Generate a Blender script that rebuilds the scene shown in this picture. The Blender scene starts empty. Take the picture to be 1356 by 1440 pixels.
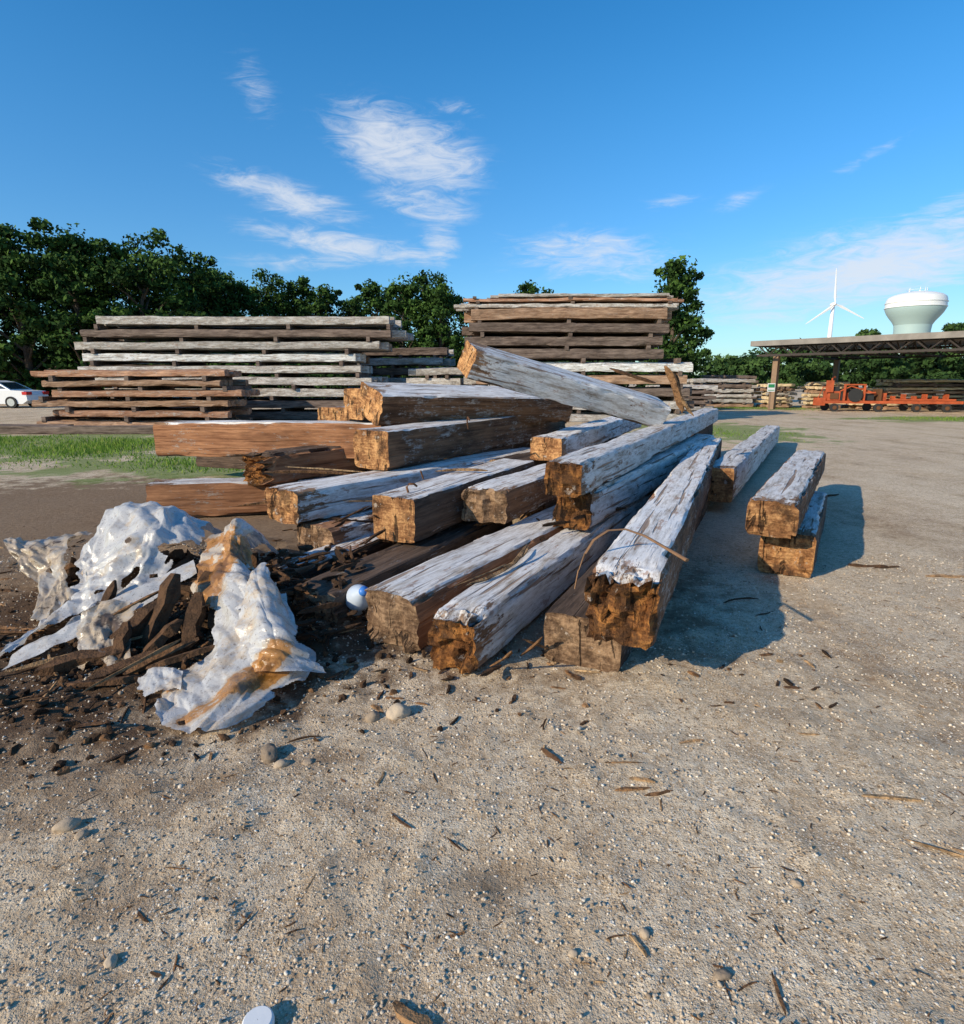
import bpy, math, random
import numpy as np
from mathutils import Vector, Matrix
random.seed(7); rng=np.random.default_rng(11)
S=bpy.context.scene
rad=math.radians
# ---------------------------------------------------------------- noise
def vn(P,seed=0):
    P=np.asarray(P,dtype=float); I=np.floor(P).astype(np.int64); F=P-I; F=F*F*(3-2*F)
    def H(a,b,c):
        h=(I[:,0]+a)*374761393+(I[:,1]+b)*668265263+(I[:,2]+c)*1440662683+seed*974634777
        h=(h^(h>>13))&0x7fffffff; h=(h*1274126177)&0x7fffffff; h=h^(h>>16)
        return (h&0xffff)/32767.5-1.0
    x,y,z=F.T
    c00=H(0,0,0)*(1-x)+H(1,0,0)*x; c10=H(0,1,0)*(1-x)+H(1,1,0)*x
    c01=H(0,0,1)*(1-x)+H(1,0,1)*x; c11=H(0,1,1)*(1-x)+H(1,1,1)*x
    return (c00*(1-y)+c10*y)*(1-z)+(c01*(1-y)+c11*y)*z
def fbm(P,o=4,seed=0):
    P=np.asarray(P,dtype=float);a=.5;r=0
    for i in range(o): r=r+a*vn(P*2**i+17.3*i,seed+i); a*=.5
    return r
def G2(x,y,cx,cy,sx,sy): return np.exp(-((x-cx)/sx)**2-((y-cy)/sy)**2)
def mound(x,y):
    return .22*G2(x,y,-2.45,4.35,.65,.5)+.12*G2(x,y,-1.35,4.2,.6,.6)+.12*G2(x,y,-1.8,3.7,.4,.4)+.10*G2(x,y,-2.6,5.4,.9,.7)
def gh(x,y):
    x=np.asarray(x,float);y=np.asarray(y,float);Z=np.zeros_like(x)
    d=np.sqrt(x*x+y*y); near=np.clip(1-d/30,0,1)
    P=np.stack([x,y,Z],-1)
    h=.03*fbm(P*.8,3,3)*near
    n=d<9
    if n.any():
        Pn=P[n]; hh=.012*fbm(Pn*5,4,9)+.007*fbm(Pn*24,2,5)
        lump=np.maximum(0,fbm(Pn*9,3,31)-.14); hh+=lump*.045
        dirt=np.clip(G2(x[n],y[n],-3,3.6,2.2,1.7)*1.5,0,1); hh+=dirt*.07*np.maximum(0,fbm(Pn*6,4,51))
        m=mound(x[n],y[n]); hh+=m*(1+.9*fbm(Pn*7,4,21))
        hh-=.03*G2(x[n],y[n],.08,1.72,.18,.12)
        h[n]+=hh*np.clip((9-d[n])/3,0,1)
    return h
# ---------------------------------------------------------------- node helper
class NT:
    def __init__(s,name,world=False):
        if world: s.o=bpy.data.worlds.new(name)
        else: s.o=bpy.data.materials.new(name)
        s.o.use_nodes=True; s.t=s.o.node_tree; s.t.nodes.clear()
    def n(s,ty,ins=None,**pr):
        nd=s.t.nodes.new(ty)
        for k,v in pr.items(): setattr(nd,k,v)
        if ins:
            for k,v in ins.items(): s.set(nd.inputs[k],v)
        return nd
    def set(s,sock,v):
        if isinstance(v,bpy.types.NodeSocket): s.t.links.new(v,sock)
        elif isinstance(v,bpy.types.Node): s.t.links.new(v.outputs[0],sock)
        else:
            if sock.type=='RGBA' and len(v)==3: v=(*v,1)
            sock.default_value=v
    def math(s,op,a,b=0.,c=None,clamp=False):
        nd=s.n('ShaderNodeMath',operation=op,use_clamp=clamp); s.set(nd.inputs[0],a); s.set(nd.inputs[1],b)
        if c is not None: s.set(nd.inputs[2],c)
        return nd.outputs[0]
    def mix(s,f,a,b,blend='MIX'):
        nd=s.n('ShaderNodeMix',data_type='RGBA',blend_type=blend)
        s.set(nd.inputs[0],f); s.set(nd.inputs[6],a); s.set(nd.inputs[7],b); return nd.outputs[2]
    def noise(s,vec,scale,detail=4,rough=.55,dist=0.):
        nd=s.n('ShaderNodeTexNoise',{'Scale':scale,'Detail':detail,'Roughness':rough,'Distortion':dist})
        if vec is not None: s.set(nd.inputs['Vector'],vec)
        return nd.outputs[0]
    def vor(s,vec,scale,feat='F1'):
        nd=s.n('ShaderNodeTexVoronoi',{'Scale':scale},feature=feat); s.set(nd.inputs['Vector'],vec); return nd
    def map(s,vec,scale=(1,1,1),loc=(0,0,0),rot=(0,0,0)):
        return s.n('ShaderNodeMapping',{'Vector':vec,'Location':loc,'Rotation':rot,'Scale':scale}).outputs[0]
    def ss(s,v,a,b,lo=0.,hi=1.):
        nd=s.n('ShaderNodeMapRange',interpolation_type='SMOOTHSTEP')
        s.set(nd.inputs[0],v); s.set(nd.inputs[1],a); s.set(nd.inputs[2],b); s.set(nd.inputs[3],lo); s.set(nd.inputs[4],hi); return nd.outputs[0]
    def ramp(s,f,stops):
        nd=s.n('ShaderNodeValToRGB'); cr=nd.color_ramp
        while len(cr.elements)<len(stops): cr.elements.new(.5)
        for e,(p,c) in zip(cr.elements,stops): e.position=p; e.color=(*c,1)
        s.set(nd.inputs[0],f); return nd.outputs[0]
    def ell(m,pos,c,r):
        d=m.n('ShaderNodeVectorMath',{0:pos,1:c},operation='SUBTRACT').outputs[0]; d=m.n('ShaderNodeVectorMath',{0:d,1:(1/r[0],1/r[1],(1/r[2] if len(r)>2 else 0))},operation='MULTIPLY').outputs[0]
        return m.n('ShaderNodeVectorMath',{0:d},operation='LENGTH').outputs['Value']
    def bump(s,h,strength=.5,dist=.01,nrm=None):
        nd=s.n('ShaderNodeBump',{'Strength':strength,'Distance':dist,'Height':h})
        if nrm is not None: s.set(nd.inputs['Normal'],nrm)
        return nd.outputs[0]
    def out(s,col,rough=.8,nrm=None,spec=.3,metal=0.,trans=None):
        b=s.n('ShaderNodeBsdfPrincipled',{'Base Color':col,'Roughness':rough,'Specular IOR Level':spec,'Metallic':metal})
        if nrm is not None: s.set(b.inputs['Normal'],nrm)
        r=b.outputs[0]
        if trans:
            t=s.n('ShaderNodeBsdfTranslucent'); s.set(t.inputs[0],trans[1])
            if nrm is not None: s.set(t.inputs['Normal'],nrm)
            r=s.n('ShaderNodeMixShader',{0:trans[0],1:r,2:t.outputs[0]}).outputs[0]
        s.n('ShaderNodeOutputMaterial',{'Surface':r}); return s.o
def plain(name,col,rough=.6,metal=0.,var=.25,scale=8,spec=.4):
    m=NT(name); tc=m.n('ShaderNodeTexCoord').outputs['Object']
    n=m.noise(tc,scale,6); c=m.mix(n,tuple(x*(1-var) for x in col),tuple(min(1,x*(1+var)) for x in col))
    return m.out(c,rough,m.bump(n,.2,.01),spec,metal)
# ---------------------------------------------------------------- wood materials
def wood(name,dark,light,paint=None,pcol=(.78,.76,.74),rough=.85,attr=False,pscale=1.,endwear=True,stain=.6):
    m=NT(name); tc=m.n('ShaderNodeTexCoord').outputs['Object']
    oi=m.n('ShaderNodeObjectInfo').outputs['Random']
    if attr: oi=m.n('ShaderNodeAttribute',attribute_name='rnd').outputs['Fac']
    off=m.n('ShaderNodeVectorMath',{0:tc,1:m.n('ShaderNodeCombineXYZ',{0:m.math('MULTIPLY',oi,37.),1:m.math('MULTIPLY',oi,11.),2:m.math('MULTIPLY',oi,23.)}).outputs[0]},operation='ADD').outputs[0]
    g=m.noise(m.map(off,(1.2,30,30)),1.,7,.68,.6)
    g2=m.noise(m.map(off,(2.5,90,90)),1.,3,.6)
    big=m.noise(m.map(off,(1.,4,4)),1.8,6,.66)
    f=m.math('ADD',m.math('MULTIPLY',g,.65),m.math('MULTIPLY',big,.45))
    col=m.ramp(f,[(.36,tuple(x*.35 for x in dark)),(.45,dark),(.56,tuple((a+b)/2 for a,b in zip(dark,light))),(.66,light)])
    bs=m.ss(m.noise(m.map(off,(.7,3,3)),1.4,7,.7),.50,.62); col=m.mix(m.math('MULTIPLY',bs,stain),col,tuple(x*.28 for x in dark))
    crack=m.ss(g2,.60,.72); crack2=m.ss(m.noise(m.map(off,(.8,22,22)),1.,3,.5),.60,.66)
    ck=m.math('MAXIMUM',m.math('MULTIPLY',crack,.4),crack2)
    h=m.math('SUBTRACT',m.math('MULTIPLY',g,.6),m.math('MULTIPLY',ck,.8))
    if paint is not None:
        pn=m.noise(m.map(off,(1.4*pscale,4*pscale,4*pscale)),2.,6,.68)
        fine=m.noise(m.map(off,(5,38,38)),1.6,6,.78)
        chips=m.noise(off,22.,5,.65)
        v=m.math('ADD',m.math('ADD',m.math('MULTIPLY',pn,.45),m.math('MULTIPLY',fine,.45)),m.math('MULTIPLY',chips,.20))
        th=.84-.55*paint
        if endwear and not attr:
            xx=m.n('ShaderNodeSeparateXYZ',{0:tc}).outputs[0]
            th=m.math('ADD',th,m.ss(m.math('ADD',xx,m.math('MULTIPLY',m.math('SUBTRACT',pn,.5),1.2)),.36,.0,0.,.15))
            mask=m.ss(m.math('SUBTRACT',v,th),-.035,.035)
        else: mask=m.ss(v,th-.03,th+.03)
        mask=m.math('MULTIPLY',mask,m.math('SUBTRACT',1.,m.math('MULTIPLY',ck,.85)))
        dirt=m.noise(m.map(off,(1.5,9,9)),1.7,7,.74)
        pc=m.ramp(dirt,[(.34,(pcol[0]*.42,pcol[1]*.35,pcol[2]*.28)),(.44,(pcol[0]*.74,pcol[1]*.71,pcol[2]*.68)),(.56,pcol)])
        pc=m.mix(m.math('MULTIPLY',m.ss(fine,.46,.68),.36),pc,(.20,.16,.13))
        rust=m.ss(m.noise(m.map(off,(2.2,6,6)),2.3,5,.65),.58,.65); pc=m.mix(m.math('MULTIPLY',rust,.62),pc,(.30,.145,.08))
        col=m.mix(mask,col,pc); h=m.math('ADD',h,m.math('MULTIPLY',mask,.25))
    tint=m.math('ADD',.84,m.math('MULTIPLY',oi,.34))
    col=m.mix(1.,col,m.n('ShaderNodeCombineXYZ',{0:tint,1:tint,2:tint}).outputs[0],'MULTIPLY')
    return m.out(col,rough,m.bump(h,.9,.010),.25)
def endgrain(name,a,b,rot=0.):
    m=NT(name); tc=m.n('ShaderNodeTexCoord').outputs['Object']
    oi=m.n('ShaderNodeObjectInfo').outputs['Random']
    off=m.n('ShaderNodeVectorMath',{0:tc,1:m.n('ShaderNodeCombineXYZ',{0:m.math('MULTIPLY',oi,37.),1:m.math('MULTIPLY',oi,9.),2:m.math('MULTIPLY',oi,7.)}).outputs[0]},operation='ADD').outputs[0]
    n=m.noise(off,6.,8,.72); n2=m.noise(off,42.,4,.65); saw=m.noise(m.map(off,(1,9,70),rot=(.35,0,0)),1.,4,.6)
    f=m.math('ADD',m.math('ADD',m.math('MULTIPLY',saw,.22),m.math('MULTIPLY',n,.6)),m.math('MULTIPLY',n2,.22))
    col=m.ramp(f,[(.38,tuple(x*.28 for x in a)),(.49,a),(.61,b)])
    st=m.ss(m.noise(off,4.5,8,.7),.51-rot*.15,.61-rot*.15)
    col=m.mix(m.math('MULTIPLY',st,.72),col,(.045,.026,.016))
    ck=m.ss(m.noise(m.map(off,(1,16,3),rot=(.6,0,0)),1.,5,.6,1.),.59,.64)
    col=m.mix(m.math('MULTIPLY',ck,.8),col,(.015,.010,.007))
    pl=m.ss(m.noise(off,9.,5,.7),.62,.66); col=m.mix(m.math('MULTIPLY',pl,.6),col,(.52,.44,.37))
    tint=m.math('ADD',.75,m.math('MULTIPLY',oi,.5))
    col=m.mix(1.,col,m.n('ShaderNodeCombineXYZ',{0:tint,1:tint,2:tint}).outputs[0],'MULTIPLY')
    h=m.math('SUBTRACT',m.math('ADD',n2,m.math('ADD',n,m.math('MULTIPLY',saw,.5))),m.math('MULTIPLY',ck,1.5))
    return m.out(col,.9,m.bump(h,1.,.03 if rot else .016),.2)
W_paint=wood('painted_timber',(.15,.085,.05),(.36,.24,.16),.79)
W_paint2=wood('worn_painted_timber',(.15,.08,.045),(.40,.24,.14),.69)
W_paint3=wood('peeling_painted_timber',(.13,.065,.036),(.38,.19,.10),.57)
W_dark=wood('dark_timber',(.05,.032,.022),(.15,.10,.07),.38,pcol=(.35,.34,.34))
W_brown=wood('brown_timber',(.095,.048,.027),(.28,.15,.08),.44,pcol=(.48,.43,.39))
W_red=wood('red_timber',(.20,.085,.04),(.45,.22,.11),.38,pcol=(.52,.44,.38),stain=.3)
E_or=endgrain('end_grain',(.25,.115,.048),(.62,.34,.145))
E_dk=endgrain('weathered_end_grain',(.16,.095,.055),(.40,.26,.155))
E_rot=endgrain('rotten_end_grain',(.21,.085,.028),(.54,.235,.065),.4)
K_grey=wood('grey_stack_timber',(.19,.16,.14),(.50,.45,.39),.57,pcol=(.57,.55,.52),attr=True,stain=.3)
K_wht=wood('whitewashed_stack_timber',(.17,.14,.12),(.45,.41,.37),.83,pcol=(.72,.73,.72),attr=True,stain=.3)
K_brn=wood('brown_stack_timber',(.20,.11,.065),(.50,.33,.22),.38,pcol=(.50,.44,.38),attr=True,stain=.3)
K_dk=wood('dark_stack_timber',(.08,.055,.045),(.25,.19,.155),.3,pcol=(.35,.33,.31),attr=True,stain=.4)
K_red=wood('reddish_stack_timber',(.23,.105,.06),(.52,.31,.20),.42,pcol=(.52,.47,.42),attr=True,stain=.3)
K_new=wood('fresh_lumber',(.46,.34,.19),(.80,.66,.45),None,attr=True,stain=.05)
# ---------------------------------------------------------------- mesh builder
class B:
    def __init__(s): s.V=[];s.L=[];s.T=[];s.M=[];s.R=[];s.n=0
    def add(s,V,F,mat=0,rnd=0.):
        V=np.asarray(V,float);F=np.asarray(F,np.int64)
        s.V.append(V); s.L.append((F+s.n).ravel()); s.T.append(np.full(len(F),F.shape[1]))
        s.M.append(np.full(len(F),mat) if np.isscalar(mat) else np.asarray(mat))
        s.R.append(np.full(len(V),rnd) if np.isscalar(rnd) else np.asarray(rnd)); s.n+=len(V)
    def build(s,name,mats,parent=None,smooth=None,loc=None,M=None):
        V=np.concatenate(s.V);L=np.concatenate(s.L);T=np.concatenate(s.T);Mi=np.concatenate(s.M);R=np.concatenate(s.R)
        me=bpy.data.meshes.new(name)
        me.vertices.add(len(V)); me.vertices.foreach_set('co',V.astype(np.float32).ravel())
        me.loops.add(len(L)); me.loops.foreach_set('vertex_index',L.astype(np.int32))
        me.polygons.add(len(T)); st=np.concatenate([[0],np.cumsum(T)[:-1]])
        me.polygons.foreach_set('loop_start',st.astype(np.int32)); me.polygons.foreach_set('loop_total',T.astype(np.int32))
        me.polygons.foreach_set('material_index',Mi.astype(np.int32))
        me.polygons.foreach_set('use_smooth',np.full(len(T),smooth is not None))
        a=me.attributes.new('rnd','FLOAT','POINT'); a.data.foreach_set('value',R.astype(np.float32))
        me.update(calc_edges=True); me.validate()
        if smooth is not None and smooth<3: me.set_sharp_from_angle(angle=smooth)
        for m in mats: me.materials.append(m)
        o=bpy.data.objects.new(name,me); S.collection.objects.link(o)
        if parent: o.parent=parent
        if loc: o.location=loc
        if M is not None: o.matrix_world=M
        return o
def empty(name,loc=(0,0,0),rz=0.):
    e=bpy.data.objects.new(name,None); e.location=loc; e.rotation_euler=(0,0,rz); e.empty_display_size=.3; S.collection.objects.link(e); return e
BF=np.array([[0,1,3,2],[4,6,7,5],[0,4,5,1],[2,3,7,6],[0,2,6,4],[1,5,7,3]])
def box(b,x0,x1,y0,y1,z0,z1,mat=0,rnd=0.,M=None,taper=0):
    V=np.array([[x,y,z] for x in(x0,x1) for y in(y0,y1) for z in(z0,z1)],float)
    if M is not None: V=V@np.array(M.to_3x3()).T+np.array(M.to_translation())
    b.add(V,BF,mat,rnd)
def tube(b,pts,rads,n=8,mat=0,rnd=0.,cap=True,flat=1.):
    pts=[Vector(p) for p in pts]; V=[]
    for i,p in enumerate(pts):
        d=(pts[min(i+1,len(pts)-1)]-pts[max(i-1,0)]).normalized()
        up=Vector((0,0,1)) if abs(d.z)<.9 else Vector((1,0,0))
        u=d.cross(up).normalized(); v=u.cross(d)
        r=rads[i] if hasattr(rads,'__len__') else rads
        for k in range(n):
            a=2*math.pi*k/n; V.append(p+u*math.cos(a)*r+v*math.sin(a)*r*flat)
    F=[[i*n+k,i*n+(k+1)%n,(i+1)*n+(k+1)%n,(i+1)*n+k] for i in range(len(pts)-1) for k in range(n)]
    b.add(V,F,mat,rnd)
    if cap:
        for e in (0,len(pts)-1):
            ring=V[e*n:(e+1)*n]; c=sum(ring,Vector())/n
            b.add(ring+[c],[[k,(k+1)%n,n] if e else [(k+1)%n,k,n] for k in range(n)],mat,rnd)
def lathe(b,prof,n=24,mat=0,M=None,rnd=0.,sx=1.):
    V=[(r*math.cos(2*math.pi*k/n)*sx,r*math.sin(2*math.pi*k/n),z) for r,z in prof for k in range(n)]
    V=np.array(V)
    if M is not None: V=V@np.array(M.to_3x3()).T+np.array(M.to_translation())
    b.add(V,[[i*n+k,i*n+(k+1)%n,(i+1)*n+(k+1)%n,(i+1)*n+k] for i in range(len(prof)-1) for k in range(n)],mat,rnd)
def beam_geo(L,w,h,nx,ny,nz,seed=0,rot0=.01,rot1=.01,wear=.015,strips=0.,amp=1.):
    I,J,K=np.meshgrid(np.arange(nx+1),np.arange(ny+1),np.arange(nz+1),indexing='ij')
    sf=(I==0)|(I==nx)|(J==0)|(J==ny)|(K==0)|(K==nz)
    ids=-np.ones(I.shape,np.int64); ids[sf]=np.arange(sf.sum())
    i,j,k=I[sf],J[sf],K[sf]
    P=np.stack([i/nx*L,(j/ny-.5)*w,(k/nz-1)*h],-1)
    t=i/nx; P[:,0]=L*(t-.35*np.sin(4*math.pi*t)/(4*math.pi)*1.0)
    P[:,0]=np.where(i==0,0,np.where(i==nx,L,P[:,0]))
    F=[];T=[]
    def q(a,m): F.append(np.stack([x.ravel() for x in a],-1)); T.append(np.full(a[0].size,m))
    q((ids[:-1,:-1,-1],ids[1:,:-1,-1],ids[1:,1:,-1],ids[:-1,1:,-1]),0)
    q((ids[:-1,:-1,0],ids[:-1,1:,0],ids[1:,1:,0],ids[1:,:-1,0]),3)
    q((ids[:-1,-1,:-1],ids[:-1,-1,1:],ids[1:,-1,1:],ids[1:,-1,:-1]),1)
    q((ids[:-1,0,:-1],ids[1:,0,:-1],ids[1:,0,1:],ids[:-1,0,1:]),2)
    q((ids[0,:-1,:-1],ids[0,:-1,1:],ids[0,1:,1:],ids[0,1:,:-1]),4)
    q((ids[-1,:-1,:-1],ids[-1,1:,:-1],ids[-1,1:,1:],ids[-1,:-1,1:]),4)
    F=np.concatenate(F);T=np.concatenate(T)
    Q=P.copy(); sd=seed*13.7
    P[:,1]+=amp*.014*fbm(Q*[2,6,6]+sd,3,seed); P[:,2]+=amp*.014*fbm(Q*[2,6,6]+sd+50,3,seed+1)
    P[:,2]+=amp*.02*fbm(np.stack([Q[:,0]*.35,Q[:,0]*0,Q[:,0]*0],-1)+sd,2,seed+5)
    cn=((j==0)|(j==ny))&((k==0)|(k==nz))
    e=wear*(.35+np.maximum(0,2.6*fbm(np.stack([Q[:,0]*3,np.sign(Q[:,1])*9,Q[:,2]*9],-1)+sd,4,seed+2)))
    P[:,1]-=np.where(cn,np.sign(Q[:,1])*e,0); P[:,2]+=np.where(cn,np.where(k==0,1,-1)*e,0)
    nc=((j<=1)|(j>=ny-1))&((k<=1)|(k>=nz-1))&~cn
    e2=wear*1.5*np.maximum(0,fbm(Q*[4,12,12]+sd,3,seed+7))
    P[:,1]-=np.where(nc,np.sign(Q[:,1])*e2,0)
    for end,rot in ((0,rot0),(L,rot1)):
        s=np.abs(Q[:,0]-end); fo=np.clip(1-s/max(.3,rot*2.2),0,1)**1.5; sg=1 if end==0 else -1
        r=np.abs(fbm(Q*[1,11,11]+sd+end,4,seed+3))*2
        P[:,0]+=sg*fo*rot*r
        if strips>0 and end==0:
            st=vn(np.stack([np.floor((Q[:,1]+.013*vn(Q*9,seed))/.085)*3.1,Q[:,0]*0,np.floor(Q[:,2]/.3)],-1)+sd,seed+4)
            P[:,0]+=fo*strips*(.5+.5*st)
        if rot>.03:
            P[:,1]*=1-fo*min(.25,rot*.9)*np.abs(fbm(Q*[6,3,9]+sd,3,seed+8))*2
            P[:,2]-=fo*np.where(k==nz,1,0)*rot*.5*np.abs(fbm(Q*[7,14,3]+sd,3,seed+6))*2
    return P,F,T
def axes(a,b,roll=0.):
    X=(Vector(b)-Vector(a)).normalized(); Z=Vector((0,0,1)); Y=Z.cross(X).normalized(); Z=X.cross(Y)
    M=Matrix((X,Y,Z)).transposed().to_4x4()
    return M@Matrix.Rotation(roll,4,'X')
nb=[0]
def beam(a,b,w,h,top=W_paint,left=None,right=None,end=E_or,rot=.01,rot1=.03,wear=.014,strips=0.,roll=0.,name='timber_beam'):
    nb[0]+=1; L=(Vector(b)-Vector(a)).length
    nx=max(12,int(L/.05)); P,F,T=beam_geo(L,w,h,nx,12,10,nb[0],rot+.008,rot1,wear*1.3,strips)
    bb=B(); bb.add(P,F,T,0.)
    left=left or top; right=right or top
    M=Matrix.Translation(a)@axes(a,b,roll)
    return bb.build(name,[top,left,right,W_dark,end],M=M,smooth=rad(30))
# ---------------------------------------------------------------- timber pile
beam((2.52,4.83,.37),(3.75,6.85,.37),.42,.365,W_paint2,W_paint2,W_dark,E_or,.05,.05,.02)
beam((2.29,4.66,.665),(4.64,8.51,.655),.38,.285,W_paint2,W_red,W_brown,E_or,.03,.05,.035)
beam((2.89,7.29,.57),(7.31,15.32,.50),.34,.42,W_paint,W_red,W_paint2,E_or,.01)
beam((3.2,8.6,.15),(6.4,14.4,.09),.3,.15,W_dark,W_dark,W_dark,E_dk,.02)
beam((.56,3.18,.298),(2.95,8.2,.298),.45,.30,W_dark,W_dark,W_dark,E_dk,.02)
beam((.67,2.80,.665),(3.87,10.26,.665),.37,.36,W_paint,W_paint3,W_brown,E_rot,.16,.04,.03)
beam((-.18,3.10,.33),(2.68,8.65,.35),.31,.325,W_paint,W_paint3,W_paint2,E_rot,.10,.03,.03)
beam((-.60,3.36,.35),(1.02,6.1,.37),.42,.34,W_paint,W_paint2,W_red,E_dk,.03,.03,.02,.16)
beam((.63,4.66,.985),(4.85,12.98,1.03),.31,.28,W_paint,W_paint3,W_paint2,E_rot,.05,.03,.02)
beam((.72,4.93,.695),(3.85,10.5,.695),.34,.32,W_paint2,W_paint3,W_paint2,E_rot,.06,.03,.02,.12)
beam((-.02,5.06,.68),(.85,6.7,.68),.42,.30,W_paint2,W_paint3,W_brown,E_dk,.05,.03,.02,.18)
beam((-.73,4.80,.68),(.41,6.85,.72),.42,.37,W_paint,W_brown,W_dark,E_or,.01,.02,.014)
beam((-1.15,6.22,1.10),(1.16,10.05,1.14),.47,.40,W_paint,W_brown,W_brown,E_or,.015,.03,.018)
beam((.74,7.02,.96),(3.0,12.2,.96),.38,.27,W_paint,W_paint2,W_paint2,E_or,.012)
beam((-1.80,5.13,.68),(.72,8.25,.70),.46,.30,W_paint2,W_paint3,W_paint2,E_or,.05,.03,.02,.10)
beam((-1.48,5.02,.375),(.35,7.6,.375),.42,.33,W_paint3,W_paint3,W_paint3,E_dk,.03,.03,.02,.08)
beam((-1.12,3.75,.25),(.15,6.15,.29),.38,.25,W_dark,W_dark,W_dark,E_dk,.05)
beam((-1.5,4.35,.22),(-.55,6.2,.27),.32,.22,W_paint3,W_dark,W_dark,E_dk,.05)
beam((-4.36,8.33,1.05),(-1.2,7.75,1.08),.42,.45,W_paint2,W_red,W_red,E_or,.01,.02,.014)
beam((-4.75,10.3,.52),(-2.3,8.9,.60),.34,.34,W_dark,W_dark,W_dark,E_dk,.02)
beam((-3.95,7.12,.42),(-1.5,7.55,.42),.42,.41,W_paint2,W_paint3,W_red,E_or,.02,.02,.02)
beam((-2.75,7.0,.76),(-1.3,8.4,.82),.46,.38,W_dark,W_brown,W_red,E_rot,.28,.1,.05)
beam((-2.0,8.2,1.24),(-1.0,10.4,1.24),.52,.40,W_paint3,W_brown,W_brown,E_or,.01)
beam((-1.28,7.15,1.52),(1.25,9.35,1.42),.52,.38,W_paint,W_brown,W_brown,E_or,.02,.03,.02,0,rad(19))
beam((-1.62,7.75,1.50),(.6,10.3,1.48),.42,.38,W_paint2,W_brown,W_brown,E_or,.02,.03,.02)
beam((-.12,7.15,1.99),(2.52,8.5,1.30),.40,.34,W_paint2,W_brown,W_paint2,E_or,.02,.03,.02,0,rad(24))
for a,c,w,h in [((-1.9,6.5,.34),(.3,9.8,.34),.4,.33),((-1.3,6.9,.36),(1.0,10.3,.36),.42,.35),((-.5,6.9,.36),(1.6,10.5,.36),.42,.35),((.55,6.9,.36),(2.0,9.9,.36),.4,.35),
     ((-1.2,8.0,.72),(.9,11.0,.72),.42,.34),((-.3,7.6,.76),(1.7,11.3,.76),.42,.34),((.25,6.9,.70),(2.0,9.8,.70),.4,.32),((-2.3,8.6,.80),(-1.1,11,.80),.42,.36),((-2.6,9.0,.42),(-1.4,11.2,.42),.42,.36),
     ((-.2,9.2,1.06),(1.5,12.2,1.06),.42,.30),((1.3,9.4,.68),(2.6,12.2,.68),.4,.3),((2.6,9.0,.35),(4.2,12.9,.35),.42,.3),((3.7,11.2,.7),(4.8,13.2,.72),.4,.3)]:
    beam(a,c,w,h,W_dark,W_dark,W_dark,E_dk,.02)
# ---------------------------------------------------------------- crumpled plastic sheeting
def cr_interp(C,n,axis):
    C=np.moveaxis(C,axis,0); m=len(C); P=np.concatenate([[2*C[0]-C[1]],C,[2*C[-1]-C[-2]]]); t=np.linspace(0,m-1-1e-6,n); i=t.astype(int); f=(t-i).reshape(-1,*([1]*(C.ndim-1)))
    p0,p1,p2,p3=P[i],P[i+1],P[i+2],P[i+3]
    r=.5*(2*p1+(p2-p0)*f+(2*p0-5*p1+4*p2-p3)*f*f+(3*p1-3*p2+p3-p0)*f**3)
    return np.moveaxis(r,0,axis)
def tri(x): return np.abs((x%1)*2-1)
def facets(p,n,seed,lu,lv,stretch=1.):
    r=np.random.default_rng(seed); c=np.stack([r.uniform(-.05,lu+.05,n),r.uniform(-.05,lv+.05,n)],-1)
    d=np.stack([((p[:,0]-c[i,0])/stretch)**2+(p[:,1]-c[i,1])**2 for i in range(n)],-1); o=np.sort(d,axis=1)[:,:3]
    d0,d1,d2=np.sqrt(o).T
    return (d1-d0),(d2-d0)
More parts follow.
